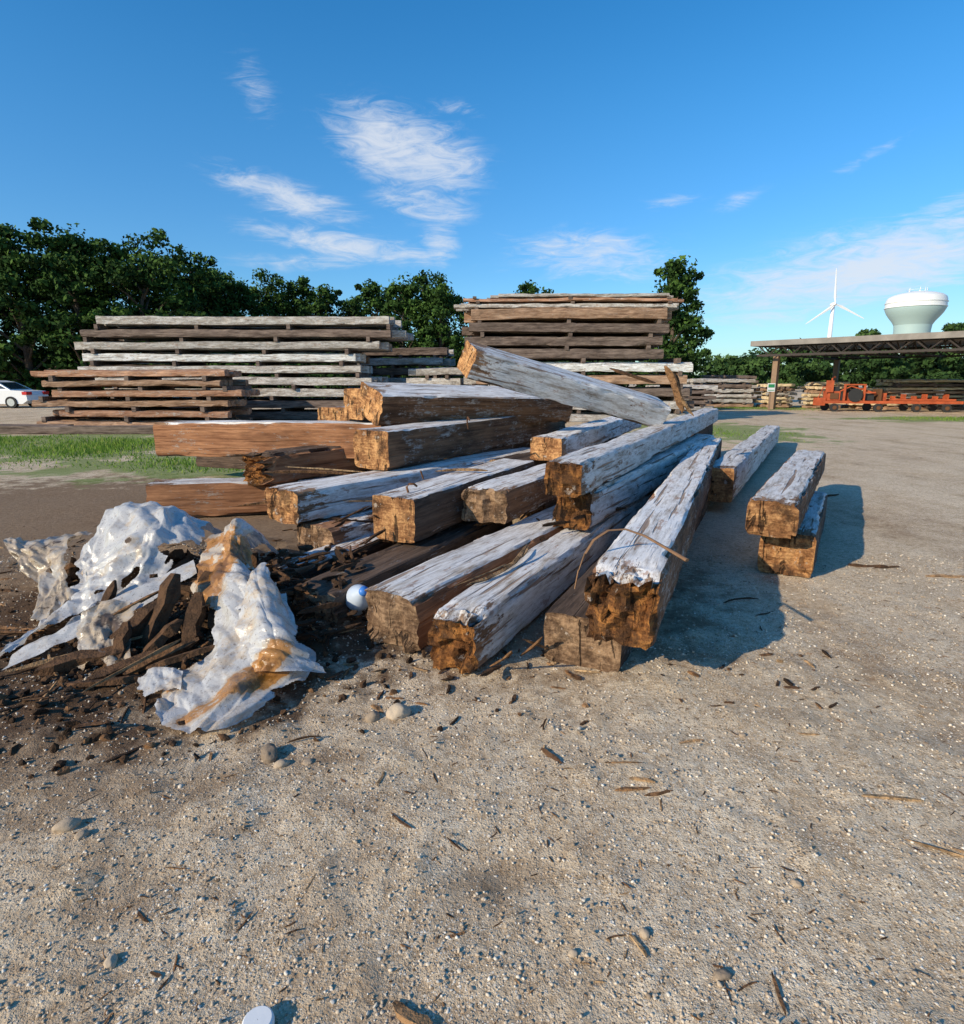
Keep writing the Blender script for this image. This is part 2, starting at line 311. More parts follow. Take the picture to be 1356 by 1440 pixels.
def sheet(name,net,nu,nv,mat,seed,amp=.06,parent=None,rag=.12,clear=.02,gather=1.,holes=.42):
    r=np.random.default_rng(seed)
    C=np.array(net,float); X=cr_interp(cr_interp(C,nu,0),nv,1)
    lu=np.linalg.norm(np.diff(X,axis=0),axis=-1).mean()*(nu-1); lv=np.linalg.norm(np.diff(X,axis=1),axis=-1).mean()*(nv-1)
    U,V=np.meshgrid(np.linspace(0,lu,nu),np.linspace(0,lv,nv),indexing='ij'); p=np.stack([U.ravel(),V.ravel(),0*U.ravel()],-1)
    wp=p+.12*np.stack([fbm(p*2.0+3,2,seed),fbm(p*2.0+33,2,seed+1),p[:,2]],-1)
    h=np.zeros(len(p)); H2=np.zeros(len(p))
    fan=(wp[:,1]-lv/2)/(.80+.5*wp[:,0]/max(lu,.1))
    for k in range(3):
        fr=[1.9,3.9,6.6][k]; a=[1.15,.8,.4][k]; mk=np.clip(.45+1.8*fbm(p*[1.2,2.5,1]+k*5,2,seed+30+k),0,1)
        h+=gather*a*mk*(tri(fan*fr+r.random()+.35*fbm(p*1.3,2,seed+40+k))-.5)
    A=max(8,int(lu*lv*26)); f1,f2=facets(wp,A,seed+1,lu,lv,2.2); H2+=5.2*f1-2.*f2
    f1,f2=facets(wp,A*4,seed+2,lu,lv,1.8); H2+=3.6*f1*np.clip(.6+1.5*fbm(p*2,2,seed+11),.1,1.2)
    for k in range(7):
        an=r.random()*math.pi; fr=r.uniform(4,14); d=p[:,0]*math.cos(an)+p[:,1]*math.sin(an)+.04*fbm(p*3,2,seed+k)
        mk=np.clip(.1+2.4*fbm(p*2.4+k*7,2,seed+60+k),0,1)
        H2+=mk*(tri(d*fr+r.random())-.5)*(2.6/fr)
    D=(h*amp+H2*amp).reshape(nu,nv); D-=D.mean()*.6
    gu=np.gradient(X,axis=0); gv=np.gradient(X,axis=1); N=np.cross(gu,gv); N/=np.linalg.norm(N,axis=-1,keepdims=True)+1e-9
    N*=np.where(N[...,2:3]<0,-1,1); N[...,1]=np.minimum(N[...,1],.3)
    X=X+N*D[...,None]
    X[...,0]+=(.6*amp*fbm(p*6,3,seed+90)).reshape(nu,nv)
    g=mound(X[...,0],X[...,1])*.9+clear; X[...,2]=np.where(X[...,2]<g,g+.3*np.abs(X[...,2]-g)*.5,X[...,2])
    ids=np.arange(nu*nv).reshape(nu,nv); F=np.stack([ids[:-1,:-1],ids[1:,:-1],ids[1:,1:],ids[:-1,1:]],-1).reshape(-1,4)
    fc=p[F].mean(1); e=np.minimum(np.minimum(fc[:,0],lu-fc[:,0]),np.minimum(fc[:,1],lv-fc[:,1]))
    kp=(e>np.maximum(0,rag*(.3+2.6*fbm(fc*3.6,4,seed+8))))&(fbm(fc*[1.6,4.2,1]+5,3,seed+19)<holes)
    F=F[kp]
    b=B(); b.add(X.reshape(-1,3),F,0,.5); return b.build(name,[mat],parent,rad(28))
def plastic(name,stain,scol=(.34,.15,.035),zones=(),base=(.66,.65,.64)):
    m=NT(name); tc=m.n('ShaderNodeTexCoord').outputs['Object']
    n=m.noise(tc,2.9,6,.6,.8); n2=m.noise(tc,13,7,.75)
    a=m.math('ADD',m.math('MULTIPLY',n,.62),m.math('MULTIPLY',n2,.42))
    for (c,r,wt,rz) in zones:
        mp=m.map(m.n('ShaderNodeVectorMath',{0:tc,1:c},operation='SUBTRACT').outputs[0],rot=(0,0,rz))
        a=m.math('ADD',a,m.ss(m.math('ADD',m.ell(mp,(0,0,0),r),m.math('MULTIPLY',m.math('SUBTRACT',n2,.5),1.4)),1.2,.6,0.,wt))
    mk=m.ss(a,.69-stain,.735-stain); mk2=m.ss(a,.58-stain,.67-stain)
    col=m.mix(m.math('MULTIPLY',mk2,.5),base,(.62,.43,.22)); col=m.mix(m.math('MULTIPLY',mk,.88),col,scol)
    dk=m.ss(a,.77-stain,.83-stain); col=m.mix(m.math('MULTIPLY',dk,.8),col,tuple(x*.35 for x in scol))
    sp=m.ss(m.noise(tc,60,3,.6),.59,.67); col=m.mix(m.math('MULTIPLY',sp,.5),col,(.12,.065,.03))
    gr=m.ss(m.noise(tc,5,7,.7),.51,.66); col=m.mix(m.math('MULTIPLY',gr,.42),col,(.26,.20,.155))
    nr=m.bump(m.noise(tc,26,5,.6,2.5),.3,.012)
    return m.out(col,.22,nr,.7,0.,(.28,col))
P_w=plastic('white_plastic_sheet',.035,(.36,.18,.06)); P_s=plastic('stained_plastic_sheet',.05,(.55,.23,.03),(((-1.80,4.0,.45),(.32,.40,.3),.17,0),((-1.22,2.79,.12),(.44,.10,.4),.22,-rad(47)),((-1.72,3.5,.3),(.14,.34,.3),.18,0)))
P_b=plastic('muddy_plastic_sheet',.13,(.10,.06,.035),base=(.50,.46,.41))
tp=empty('plastic_tarp',(0,0,0))
sheet('sheet_main',[[(-3.0,4.95,.3),(-2.72,4.98,.38),(-2.38,4.95,.38),(-2.1,4.9,.3)],[(-3.0,4.65,.52),(-2.80,4.62,.64),(-2.42,4.58,.64),(-2.16,4.6,.50)],[(-2.98,4.3,.34),(-2.72,4.2,.36),(-2.36,4.18,.55),(-2.04,4.25,.40)],[(-2.93,4.0,.18),(-2.72,3.98,.22),(-2.42,3.92,.30),(-2.14,3.98,.22)],[(-2.88,3.7,.06),(-2.76,3.68,.10),(-2.56,3.65,.14),(-2.42,3.72,.10)],[(-2.85,3.35,.03),(-2.76,3.2,.04),(-2.66,3.25,.04),(-2.58,3.4,.03)]],230,150,P_w,3,.050,parent=tp)
sheet('sheet_muddy',[[(-3.75,4.9,.2),(-3.4,4.95,.30),(-3.0,4.9,.4)],[(-3.65,4.45,.40),(-3.28,4.45,.40),(-2.92,4.5,.46)],[(-3.25,4.15,.18),(-3.02,4.1,.24),(-2.82,4.1,.28)],[(-3.05,3.75,.04),(-2.88,3.7,.08),(-2.68,3.7,.10)]],130,100,P_b,8,.055,parent=tp,rag=.16,holes=.30)
sheet('sheet_front',[[(-2.05,4.65,.2),(-1.87,4.7,.25),(-1.67,4.65,.25),(-1.5,4.55,.2)],[(-2.04,4.28,.42),(-1.86,4.28,.54),(-1.72,4.25,.60),(-1.55,4.25,.42)],[(-2.0,3.95,.33),(-1.82,3.92,.42),(-1.64,3.92,.42),(-1.46,3.95,.30)],[(-1.82,3.6,.22),(-1.62,3.55,.34),(-1.44,3.55,.38),(-1.26,3.6,.24)],[(-1.60,3.22,.10),(-1.42,3.18,.20),(-1.2,3.2,.25),(-1.0,3.25,.12)],[(-1.70,2.9,.03),(-1.46,2.86,.08),(-1.2,2.85,.12),(-.93,2.98,.05)],[(-1.62,2.60,.02),(-1.45,2.52,.02),(-1.25,2.48,.02),(-1.12,2.6,.02)]],280,150,P_s,5,.044,parent=tp)
sheet('sheet_tail',[[(-1.62,3.95,.36),(-1.48,3.92,.42),(-1.36,3.95,.34)],[(-1.48,3.5,.34),(-1.34,3.45,.44),(-1.2,3.5,.32)],[(-1.34,3.1,.20),(-1.14,3.05,.30),(-.98,3.1,.16)],[(-1.24,2.9,.12),(-1.05,2.84,.15),(-.84,2.98,.06)]],150,90,P_s,15,.034,parent=tp)
sheet('sheet_strip',[[(-1.98,3.98,.40),(-1.90,3.84,.34)],[(-2.2,3.75,.30),(-2.12,3.6,.22)],[(-2.45,3.5,.20),(-2.36,3.34,.12)],[(-2.72,3.28,.05),(-2.66,3.08,.03)]],130,36,P_w,25,.026,parent=tp,rag=.03,holes=9)
sheet('sheet_skirt',[[(-2.5,3.5,.22),(-2.3,3.55,.28),(-2.1,3.6,.22)],[(-2.42,3.3,.10),(-2.25,3.3,.16),(-2.05,3.3,.12)],[(-2.3,3.05,.03),(-2.1,3.0,.05),(-1.9,3.05,.03)]],70,70,P_b,38,.045,parent=tp)
sheet('sheet_flap',[[(-1.92,3.05,.06),(-1.75,3.0,.10),(-1.58,2.95,.10)],[(-1.88,2.82,.03),(-1.7,2.78,.05),(-1.52,2.74,.05)],[(-1.80,2.62,.02),(-1.64,2.56,.02),(-1.5,2.56,.02)]],70,70,P_w,41,.03,parent=tp)
# ---------------------------------------------------------------- debris
t=(1+5**.5)/2
IV=np.array([(-1,t,0),(1,t,0),(-1,-t,0),(1,-t,0),(0,-1,t),(0,1,t),(0,-1,-t),(0,1,-t),(t,0,-1),(t,0,1),(-t,0,-1),(-t,0,1)],float); IV/=np.linalg.norm(IV[0])
IF=np.array([(0,11,5),(0,5,1),(0,1,7),(0,7,10),(0,10,11),(1,5,9),(5,11,4),(11,10,2),(10,7,6),(7,1,8),(3,9,4),(3,4,2),(3,2,6),(3,6,8),(3,8,9),(4,9,5),(2,4,11),(6,2,10),(8,6,7),(9,8,1)])
def rotm(n):
    q=rng.normal(size=(n,4)); q/=np.linalg.norm(q,axis=1)[:,None]; w,x,y,z=q.T
    return np.stack([1-2*(y*y+z*z),2*(x*y-z*w),2*(x*z+y*w),2*(x*y+z*w),1-2*(x*x+z*z),2*(y*z-x*w),2*(x*z-y*w),2*(y*z+x*w),1-2*(x*x+y*y)],-1).reshape(n,3,3)
def scatter_ico(b,C,Sz,R,rnd,jit=.18,mat=0):
    n=len(C); V=IV[None]*(1+jit*rng.normal(size=(n,12,1)))*Sz[:,None,:]
    V=np.einsum('nij,nkj->nki',R,V)+C[:,None,:]
    F=(IF[None]+np.arange(n)[:,None,None]*12).reshape(-1,3)
    b.add(V.reshape(-1,3),F,mat,np.repeat(rnd,12))
def splinter(b,c,L,w,h,yaw,pitch,rnd,mat=0):
    n=6; xs=np.linspace(-.5,.5,n)*L; V=[]
    bend=random.uniform(-.08,.08)*L
    for i,x in enumerate(xs):
        k=1 if 0<i<n-1 else random.uniform(.1,.7); tw=w*k*random.uniform(.8,1.1); th=h*(random.uniform(.7,1.2) if 0<i<n-1 else .4); yo=bend*(1-(2*x/L)**2)+random.uniform(-.12,.12)*w
        V+=[(x+random.uniform(-.06,.06)*L,yo-tw/2,-th/2),(x+random.uniform(-.06,.06)*L,yo+tw/2,-th/2),(x+random.uniform(-.03,.03)*L,yo+tw/2*random.uniform(.5,1),th/2),(x,yo-tw/2,th/2)]
    M=Matrix.Translation(c)@Matrix.Rotation(yaw,4,'Z')@Matrix.Rotation(pitch,4,'Y')@Matrix.Rotation(random.uniform(-.5,.5),4,'X')
    V=np.array(V)@np.array(M.to_3x3()).T+np.array(M.to_translation())
    F=[[i*4+k,i*4+(k+1)%4,i*4+4+(k+1)%4,i*4+4+k] for i in range(n-1) for k in range(4)]+[[3,2,1,0],[n*4-4,n*4-3,n*4-2,n*4-1]]
    b.add(V,F,mat,rnd)
m=NT('bark_debris'); at=m.n('ShaderNodeAttribute',attribute_name='rnd').outputs['Fac']; tc=m.n('ShaderNodeTexCoord').outputs['Object']
nn=m.noise(tc,35,5); cc=m.ramp(at,[(0,(.04,.025,.016)),(.5,(.14,.075,.04)),(.8,(.30,.16,.075)),(1,(.52,.34,.18))])
nb2=m.noise(tc,12,6,.7)
M_deb=m.out(m.mix(m.ss(nb2,.44,.62,0.,.75),cc,(.04,.025,.016)),.95,m.bump(m.math('ADD',nn,nb2),1.,.02),.15)
db=B()
balls=[(-2.7,4.5,.25,.30),(-2.3,4.35,.28,.26),(-3.2,4.5,.12,.22),(-1.78,4.2,.26,.24),(-1.6,3.7,.12,.2),(-1.25,3.3,.04,.16),(-2.3,3.75,.06,.2)]
C=np.array([[x,y,z] for x,y,z,r in balls for _ in range(9)])+rng.normal(size=(len(balls)*9,3))*[.10,.10,.04]
Rr=np.repeat([q[3] for q in balls],9)
scatter_ico(db,C,np.abs(rng.normal(size=(len(C),3))*.25+.5)*Rr[:,None]*.45,rotm(len(C)),rng.random(len(C))*.5)
n=1500; x=np.concatenate([rng.normal(-2.0,.6,n//2),rng.normal(-1.2,.5,n//4),rng.normal(-3.4,1.2,n-n//2-n//4)]); y=np.concatenate([rng.normal(3.2,.5,n//2),rng.normal(3.7,.6,n//4),rng.normal(4.2,1.1,n-n//2-n//4)])
s=.006+.022*rng.random(n)**3; Sz=s[:,None]*(.5+rng.random((n,3)))
k=(y>2.2); scatter_ico(db,np.stack([x,y,gh(x,y)+s*.3],-1)[k],Sz[k],rotm(k.sum()),(rng.random(n)**2*.8)[k],.25)
def gz(x,y): return float(gh(np.array([x]),np.array([y]))[0])
for i in range(620):
    r=i%4
    if r==0: x,y=random.gauss(-2.1,.6),random.gauss(3.3,.5)
    elif r==1: x,y=random.gauss(-1.1,.4),random.gauss(3.8,.5)
    elif r==2: x,y=random.gauss(-3.3,1.0),random.gauss(4.4,1.0)
    else:
        if random.random()<.5: continue
        x,y=random.gauss(.0,1.0),random.gauss(3.05,.22)
    if y<2.3: continue
    L=random.uniform(.03,.22)*(1 if r!=3 else .5)
    splinter(db,(x,y,gz(x,y)+random.uniform(.003,.03 if r<2 else .008)),L,random.uniform(.005,.028),random.uniform(.004,.012),random.uniform(0,3.14),random.uniform(-.3,.3)*(1 if r<2 else .1),random.random()**1.1)
for (c,L,w,h,yaw,p,r) in [((-1.95,3.45,.22),.5,.13,.09,1.25,-.95,.35),((-2.12,3.38,.15),.45,.10,.08,.9,-.5,.25),((-1.72,3.38,.20),.36,.11,.07,1.6,-.8,.25),((-2.2,3.12,.07),.5,.09,.06,.35,-.1,.4),((-1.9,3.08,.07),.5,.07,.05,.55,-.15,.35),
      ((-2.0,2.95,.04),.45,.05,.03,.2,0,.5),((-1.78,3.12,.10),.4,.05,.03,.75,-.2,.6),((-2.35,3.45,.13),.35,.11,.07,1.3,-.4,.2),((-1.62,3.52,.2),.35,.10,.06,2.0,-.6,.3),((-1.62,3.1,.12),.42,.04,.03,.6,-.1,.55),((-2.45,3.75,.20),.26,.07,.04,1.4,-.9,.3),((-1.8,3.72,.24),.3,.10,.06,1.5,-1.0,.25),((-1.88,3.28,.12),.3,.10,.06,.9,-.6,.45),((-2.05,3.2,.12),.3,.08,.05,1.8,-.7,.35),((-2.3,3.2,.08),.7,.03,.02,.45,-.12,.9),((-1.85,3.0,.12),.5,.02,.02,.9,-.2,.85),((-2.2,3.5,.22),.5,.03,.02,.7,-.35,.8)]:
    splinter(db,c,L,w,h,yaw,p,r)
for i in range(230):
    x,y=random.gauss(-1.2,.27),random.gauss(4.15,.40)
    splinter(db,(x,y,gz(x,y)+random.uniform(.02,.22)),random.uniform(.05,.28),random.uniform(.010,.05),random.uniform(.008,.03),random.uniform(0,3.1),random.uniform(-.4,.4),random.random()*.5)
for i in range(160):
    x,y=random.uniform(-1.6,1.6),random.uniform(4.6,8.5)
    splinter(db,(x,y,random.uniform(.25,.5)),random.uniform(.1,.5),random.uniform(.01,.05),random.uniform(.01,.03),random.gauss(1.,.6),random.uniform(-.3,.3),random.random()*.8)
db.build('wood_debris',[M_deb])
sp=B()
for (c,L,w,yaw,p,r) in [((.12,3.9,.40),.75,.022,1.0,-.1,.9),((.0,3.75,.37),.5,.015,.85,-.05,1.),((.22,4.1,.38),.6,.018,1.15,0,.95),((.1,3.0,.14),.28,.02,2.1,.7,.7),((.28,3.2,.12),.24,.02,2.3,.8,.6),((.35,3.25,.1),.33,.016,.6,.5,.8),
        ((.05,3.05,.05),.25,.03,1.1,.2,.5),((-.2,5.9,.73),.5,.03,.1,0,.9),((-.3,8.9,1.2),.9,.05,.2,.1,.9),((1.9,4.2,.02),.3,.015,.3,0,.2),((-1.3,5.9,.62),.7,.03,.35,.05,.9),((-1.9,5.6,.5),.8,.04,.3,-.1,.7),((-1.6,6.2,.7),.8,.02,.2,.1,1.),((-1.9,6.6,.6),.9,.04,.15,.05,.6),((-1.0,5.3,.55),.5,.02,.6,.1,.9)]:
    splinter(sp,c,L,w,w*.6,yaw,p,r)
sp.build('wood_splinters',[M_deb])
ch=B()
for (x,y,L,w,yaw,r) in [(.30,2.34,.13,.020,2.2,.45),(.60,2.12,.14,.020,.1,.8),(.70,2.10,.12,.016,.2,.7),(.65,2.16,.1,.016,2.9,.9),(.6,2.28,.16,.008,0,.85),(1.57,2.06,.27,.022,-.12,.95),(1.62,1.78,.26,.018,-.5,.95),(1.72,1.74,.22,.015,-.55,.9),(.45,1.44,.08,.012,2.0,1.),(.79,1.3,.12,.009,1.4,.6),(3.88,4.79,.35,.035,-.1,.9),
        (3.4,5.1,.3,.05,-.2,.45),(3.52,5.05,.25,.04,.2,.5),(4.9,8.4,.5,.05,.5,.4),(1.64,2.93,.08,.018,-.1,.4),(1.75,2.9,.07,.015,.5,.3),(1.58,2.97,.07,.015,1.,.35),(.59,3.12,.14,.025,-.2,1.),(2.03,4.03,.3,.012,.5,.35),(-2.95,3.62,.5,.04,-.05,.5),(-2.9,3.7,.7,.03,-.1,.8),(-2.8,3.3,.3,.03,.1,.5),
        (-.18,1.25,.12,.034,-.5,.85),(-.3,1.95,.12,.009,2.4,.5),(-.1,1.85,.1,.009,2.3,.4),(-.42,2.2,.08,.012,1.3,.95),(.3,2.6,.1,.009,1.3,.5),(2.4,2.6,.1,.015,0,.3),(.95,2.45,.12,.012,.2,.9),(1.5,2.5,.1,.012,-.1,.9)]:
    splinter(ch,(x,y,gz(x,y)+.006),L,w,w*.4,yaw,0,r)
for i in range(760):
    y=.95+3.8*random.random()**1.2; x=random.uniform(-.9,.9)*y*1.1+random.gauss(0,.2)
    big=random.random()<.12
    splinter(ch,(x,y,gz(x,y)+.002),random.uniform(.008,.036)*(1+.15*y)*(1.9 if big else 1),random.uniform(.0015,.006)*(1.5 if big else 1),random.uniform(.0015,.003),random.uniform(0,3.14),0,.15+.85*random.random()**.8)
ch.build('wood_chips',[M_deb])
# ---------------------------------------------------------------- pebbles & stones
m=NT('pebble'); at=m.n('ShaderNodeAttribute',attribute_name='rnd').outputs['Fac']; tc=m.n('ShaderNodeTexCoord').outputs['Object']
nn=m.noise(tc,90,4); cc=m.ramp(at,[(0,(.18,.13,.09)),(.3,(.42,.32,.22)),(.6,(.58,.48,.36)),(.85,(.72,.64,.52)),(1,(.85,.80,.70))])
M_peb=m.out(m.mix(m.math('MULTIPLY',nn,.4),cc,(.40,.32,.23)),.8,m.bump(nn,.4,.005),.3)
pb=B(); n=34000
y=.85+4.6*rng.random(n)**1.5; x=(rng.random(n)*2-1)*(y*.95+.3)
s=.0016+.0038*rng.random(n)**2.3; s=s*(1+.16*y)
big=rng.random(n)<.004; s=np.where(big,s*2.0,s)
z=gh(x,y)+s*.2
Sz=np.stack([s*(.8+.6*rng.random(n)),s*(.7+.5*rng.random(n)),s*(.5+.4*rng.random(n))],-1)
a=rng.random(n)*6.28; R=np.zeros((n,3,3)); R[:,0,0]=np.cos(a);R[:,0,1]=-np.sin(a);R[:,1,0]=np.sin(a);R[:,1,1]=np.cos(a);R[:,2,2]=1
scatter_ico(pb,np.stack([x,y,z],-1),Sz,R,rng.random(n),.12)
pb.build('gravel',[M_peb],smooth=rad(60))
def stone(c,s,yaw,rnd,seed):
    import bmesh
    bm=bmesh.new(); bmesh.ops.create_icosphere(bm,subdivisions=4,radius=1)
    V=np.array([v.co[:] for v in bm.verts]); F=np.array([[v.index for v in f.verts] for f in bm.faces]); bm.free()
    V=V*(1+.35*fbm(V*1.1+seed,3,seed))[:,None]+V*(.05*fbm(V*5,3,seed))[:,None]; V=V*np.array(s)
    cy,sy=math.cos(yaw),math.sin(yaw); V=V@np.array([[cy,sy,0],[-sy,cy,0],[0,0,1]])
    b=B(); b.add(V,F,0,rnd); b.build('stone',[M_peb],smooth=4,loc=(c[0],c[1],gz(*c)+s[2]*.35))
for i,(c,s,yw,r) in enumerate([((-.41,2.70),(.060,.045,.040),.4,.45),((-.53,2.66),(.038,.03,.028),1.,.12),((-.93,2.36),(.060,.038,.038),2,.0),((-.86,2.30),(.03,.02,.016),.4,.3),((-1.52,1.92),(.050,.028,.022),.5,.3),((-1.44,1.88),(.024,.02,.014),.9,.22),((-1.05,1.40),(.018,.024,.016),.3,.4),((.48,1.48),(.014,.017,.012),.3,.3),((.66,1.35),(.026,.016,.014),.3,.05),((1.02,1.66),(.014,.015,.010),.8,.25),((.26,1.42),(.015,.011,.009),.1,.35),((-.75,2.32),(.024,.02,.012),.1,.2),((1.2,2.5),(.018,.012,.01),.3,.2)]):
    stone(c,s,yw,r,i+3)
# ---------------------------------------------------------------- small items
M_jug=plain('jug_plastic',(.50,.58,.68),.3,0,.1); M_blue=plain('blue_cap',(.05,.2,.6),.4); M_wht=plain('white_paint',(.75,.76,.76),.45,0,.06); M_rust=plain('rusty_steel',(.16,.075,.035),.8,.3,.5,30); M_strap=plain('brown_strap',(.22,.12,.06),.7,0,.4,20)
jg=empty('plastic_jug',(-.84,3.84,.16)); b=B()
Mj=Matrix.Rotation(rad(48),4,'X')@Matrix.Rotation(rad(25),4,'Y')
lathe(b,[(.001,-.14),(.075,-.135),(.088,-.12),(.088,-.02),(.082,0),(.088,.02),(.086,.07),(.06,.12),(.026,.15),(.024,.165)],24,0,Mj); lathe(b,[(.03,.155),(.03,.185),(.001,.187)],16,1,Mj)
b.build('body',[M_jug,M_blue],jg,4); b=B()
tube(b,[Mj@Vector(p) for p in [(.05,0,.125),(.10,0,.12),(.115,0,.07),(.088,0,.03)]],.012,8); b.build('handle',[M_jug],jg,4)
b=B(); lathe(b,[(.001,.012),(.034,.012),(.038,.008),(.040,0),(.040,-.008),(.036,-.01)],28,0); b.build('plastic_cup_lid',[M_wht],loc=(-.565,1.215,gz(-.565,1.215)+.014),smooth=rad(30))
b=B(); pts=[(.50,3.10,.50),(.52,3.12,.60),(.56,3.16,.68),(.61,3.2,.745),(.70,3.26,.785),(.80,3.27,.79),(.89,3.2,.77),(.98,3.08,.73),(1.05,2.97,.70)]
tube(b,pts,[.006,.007,.008,.009,.009,.009,.010,.012,.016],8,flat=.6); b.build('bent_strap',[M_strap],smooth=rad(50))
def rod(pts,r,name='rusty_bolt'):
    b=B(); tube(b,pts,r,8); b.build(name,[M_rust],smooth=4)
rod([(-.62,5.0,.68),(-.63,4.98,.73),(-.61,4.98,.755),(-.57,4.99,.755),(-.55,5.02,.73)],.010)
rod([(-.15,6.6,1.09),(-.16,6.55,1.17),(-.15,6.5,1.22),(-.13,6.45,1.19)],.008)
rod([(-.55,5.6,.70),(-.57,5.57,.78)],.008)
b=B()
splinter(b,(2.42,7.75,1.50),.62,.10,.03,.3,rad(62),.75); splinter(b,(2.5,7.8,1.45),.5,.07,.03,.3,rad(75),.6); splinter(b,(2.58,7.7,1.28),.3,.05,.02,.3,rad(50),.9)
b.build('broken_board',[M_deb])
b=B(); splinter(b,(1.95,8.0,1.66),.6,.05,.03,-.1,rad(18),.4); b.build('broken_slat',[M_deb])
# ---------------------------------------------------------------- background stacks
def stack(name,x0,x1,y,depth,layers,seed,jx=.35):
    e=empty(name,(0,0,0)); b=B(); r=random.Random(seed)
    for li,(z0,h,xa,xb,mi) in enumerate(layers):
        yy=y; tz=r.uniform(-.04,.04)
        while yy<y+depth:
            w=r.uniform(.30,.38); A=xa+r.uniform(-jx,jx); Bx=xb+r.uniform(-jx,jx); hh=h*r.uniform(.82,1.)
            P,F,T=beam_geo(Bx-A,w,hh,34,3,3,seed*7+li*5+int(yy*3),.02,.02,.022,0,3.)
            P[:,0]+=A; P[:,1]+=yy+w/2+r.uniform(-.10,.03); P[:,2]+=z0+hh+tz*(P[:,0]-(A+Bx)/2)/(Bx-A)
            mm=mi if r.random()<.85 else r.choice([0,2,3])
            b.add(P,F,mm,r.random()); yy+=w+r.uniform(.01,.06)
    b.build('timbers',[K_grey,K_wht,K_brn,K_dk,K_red,K_new],e)
    s=B()
    for li,(z0,h,xa,xb,mi) in enumerate(layers):
        g=(layers[li+1][0]-z0-h) if li+1<len(layers) else 0
        if g>.02:
            n=max(3,int((xb-xa)/2.6))
            for k in range(n):
                xx=xa+.5+(xb-xa-1.)*k/(n-1)+r.uniform(-.15,.15); box(s,xx-.07,xx+.07,y+r.uniform(-.10,.02),y+depth,z0+h-.05,z0+h+g+.012,0,r.random())
    s.build('spacers',[K_dk],e); return e
r=random.Random(4)
lay=[];mi=[2,4,2,4,2,4]
for i in range(6): lay.append((.02+i*.345,.225,-15.6+r.uniform(-.1,.7)+(.6 if i==1 else 0),-8.4+r.uniform(-.7,.2),mi[i]))
stack('timber_stack',0,0,21,2.2,lay,1)
mi=[3,3,0,0,1,1,0,0,0]; xs=[-15.5,-15.6,-15.3,-15.8,-16.3,-16.1,-16.2,-15.7,-15.4]; xe=[-4.2,-4.6,-3.6,-4.4,-5.1,-5.0,-4.1,-3.3,-3.5]
stack('timber_stack',0,0,25,2.8,[(.02+i*.468,.33,xs[i],xe[i],mi[i]) for i in range(9)],2)
stack('timber_stack',0,0,29.5,2.4,[(.02+i*.46,.34,-6.6+i*.12,-2.2+(.5 if i>4 else -.3*(i%3)),[3,0,3,0,3,0,3][i]) for i in range(7)],3)
lay=[];mi=[3,0,3,0,1,3,3,3,2,4]
xs=[-.6,-.5,-.7,-.5,-.6,-.45,-.5,-.5,-.6,-.75]; xe=[8.2,8.1,8.25,8.15,8.2,6.9,7.0,7.1,7.3,7.5]
for i in range(10): lay.append((.02+i*.482,.36 if i<8 else .40,xs[i],xe[i],mi[i]))
lay[-1]=(.02+9*.482-.05,.17,-.75,7.5,0); lay.append((.02+9*.482+.16,.14,-.8,7.6,4)); lay.append((.02+9*.482+.32,.13,.3,7.3,0))
stack('timber_stack',0,0,24,2.6,lay,4)
stack('timber_stack',0,0,26,2.,[(.02+i*.45,.34,-2.9,-.9,[3,0,3,0,0][i]) for i in range(5)],5)
for sd,(x0,x1,y,n,p,mt) in enumerate([(12.6,16.2,37,6,.29,0),(13.6,18.2,41,7,.28,3),(23.0,27.6,34.6,8,.21,5),(19.2,21.0,35.6,7,.22,5),(31,38,35,7,.3,5),(16.9,18.6,36.5,6,.24,5),(9.3,12.4,33,5,.28,3),(21.3,22.7,35.0,6,.2,5)]):
    stack('lumber_stack',0,0,y,1.4 if mt==5 else 2.,[(.02+i*p,p*.78,x0,x1,mt if i%4 else (0 if mt!=5 else 2)) for i in range(n)],20+sd,.22)
b=B(); P,F,T=beam_geo(13.5,.35,.25,30,3,3,77); P[:,0]-=18.2; P[:,1]+=18.6; P[:,2]+=.25; b.add(P,F,0,.4)
P,F,T=beam_geo(6.,.3,.2,20,3,3,78); P[:,0]-=19.5; P[:,1]+=20; P[:,2]+=.2; b.add(P,F,0,.9); b.build('ground_timbers',[K_dk])
# ---------------------------------------------------------------- shed
M_roof=plain('shed_roof_grey',(.20,.19,.18),.8,0,.4,3); M_tr=plain('dark_truss',(.05,.04,.035),.8); M_post=plain('wood_post',(.26,.17,.11),.85)
sh=empty('open_shed',(16.3,35.2,0),-math.atan2(.76,.64))
b=B(); box(b,-.8,22,-.7,9.6,3.62,3.72,0)
for k in range(23): box(b,-.8+k,-.74+k,-.72,9.62,3.72,3.75,0)
b.build('roof',[M_roof],sh); b=B(); box(b,-.8,22,-.76,-.703,3.48,3.76,0); box(b,-.86,-.803,-.76,9.6,3.48,3.76,0); b.build('fascia',[plain('fascia_board',(.24,.215,.19),.8,0,.6,2)],sh)
b=B()
for yy in (-.55,.1,8.7):
    box(b,-.5,22,yy-.06,yy+.06,2.92,3.02,0); box(b,-.5,22,yy-.06,yy+.06,3.45,3.57,0)
    for k in range(36):
        xa=-.5+k*.62; tube(b,[(xa,yy,2.98),(xa+.62,yy,3.5)] if k%2 else [(xa,yy,3.5),(xa+.62,yy,2.98)],.035,4)
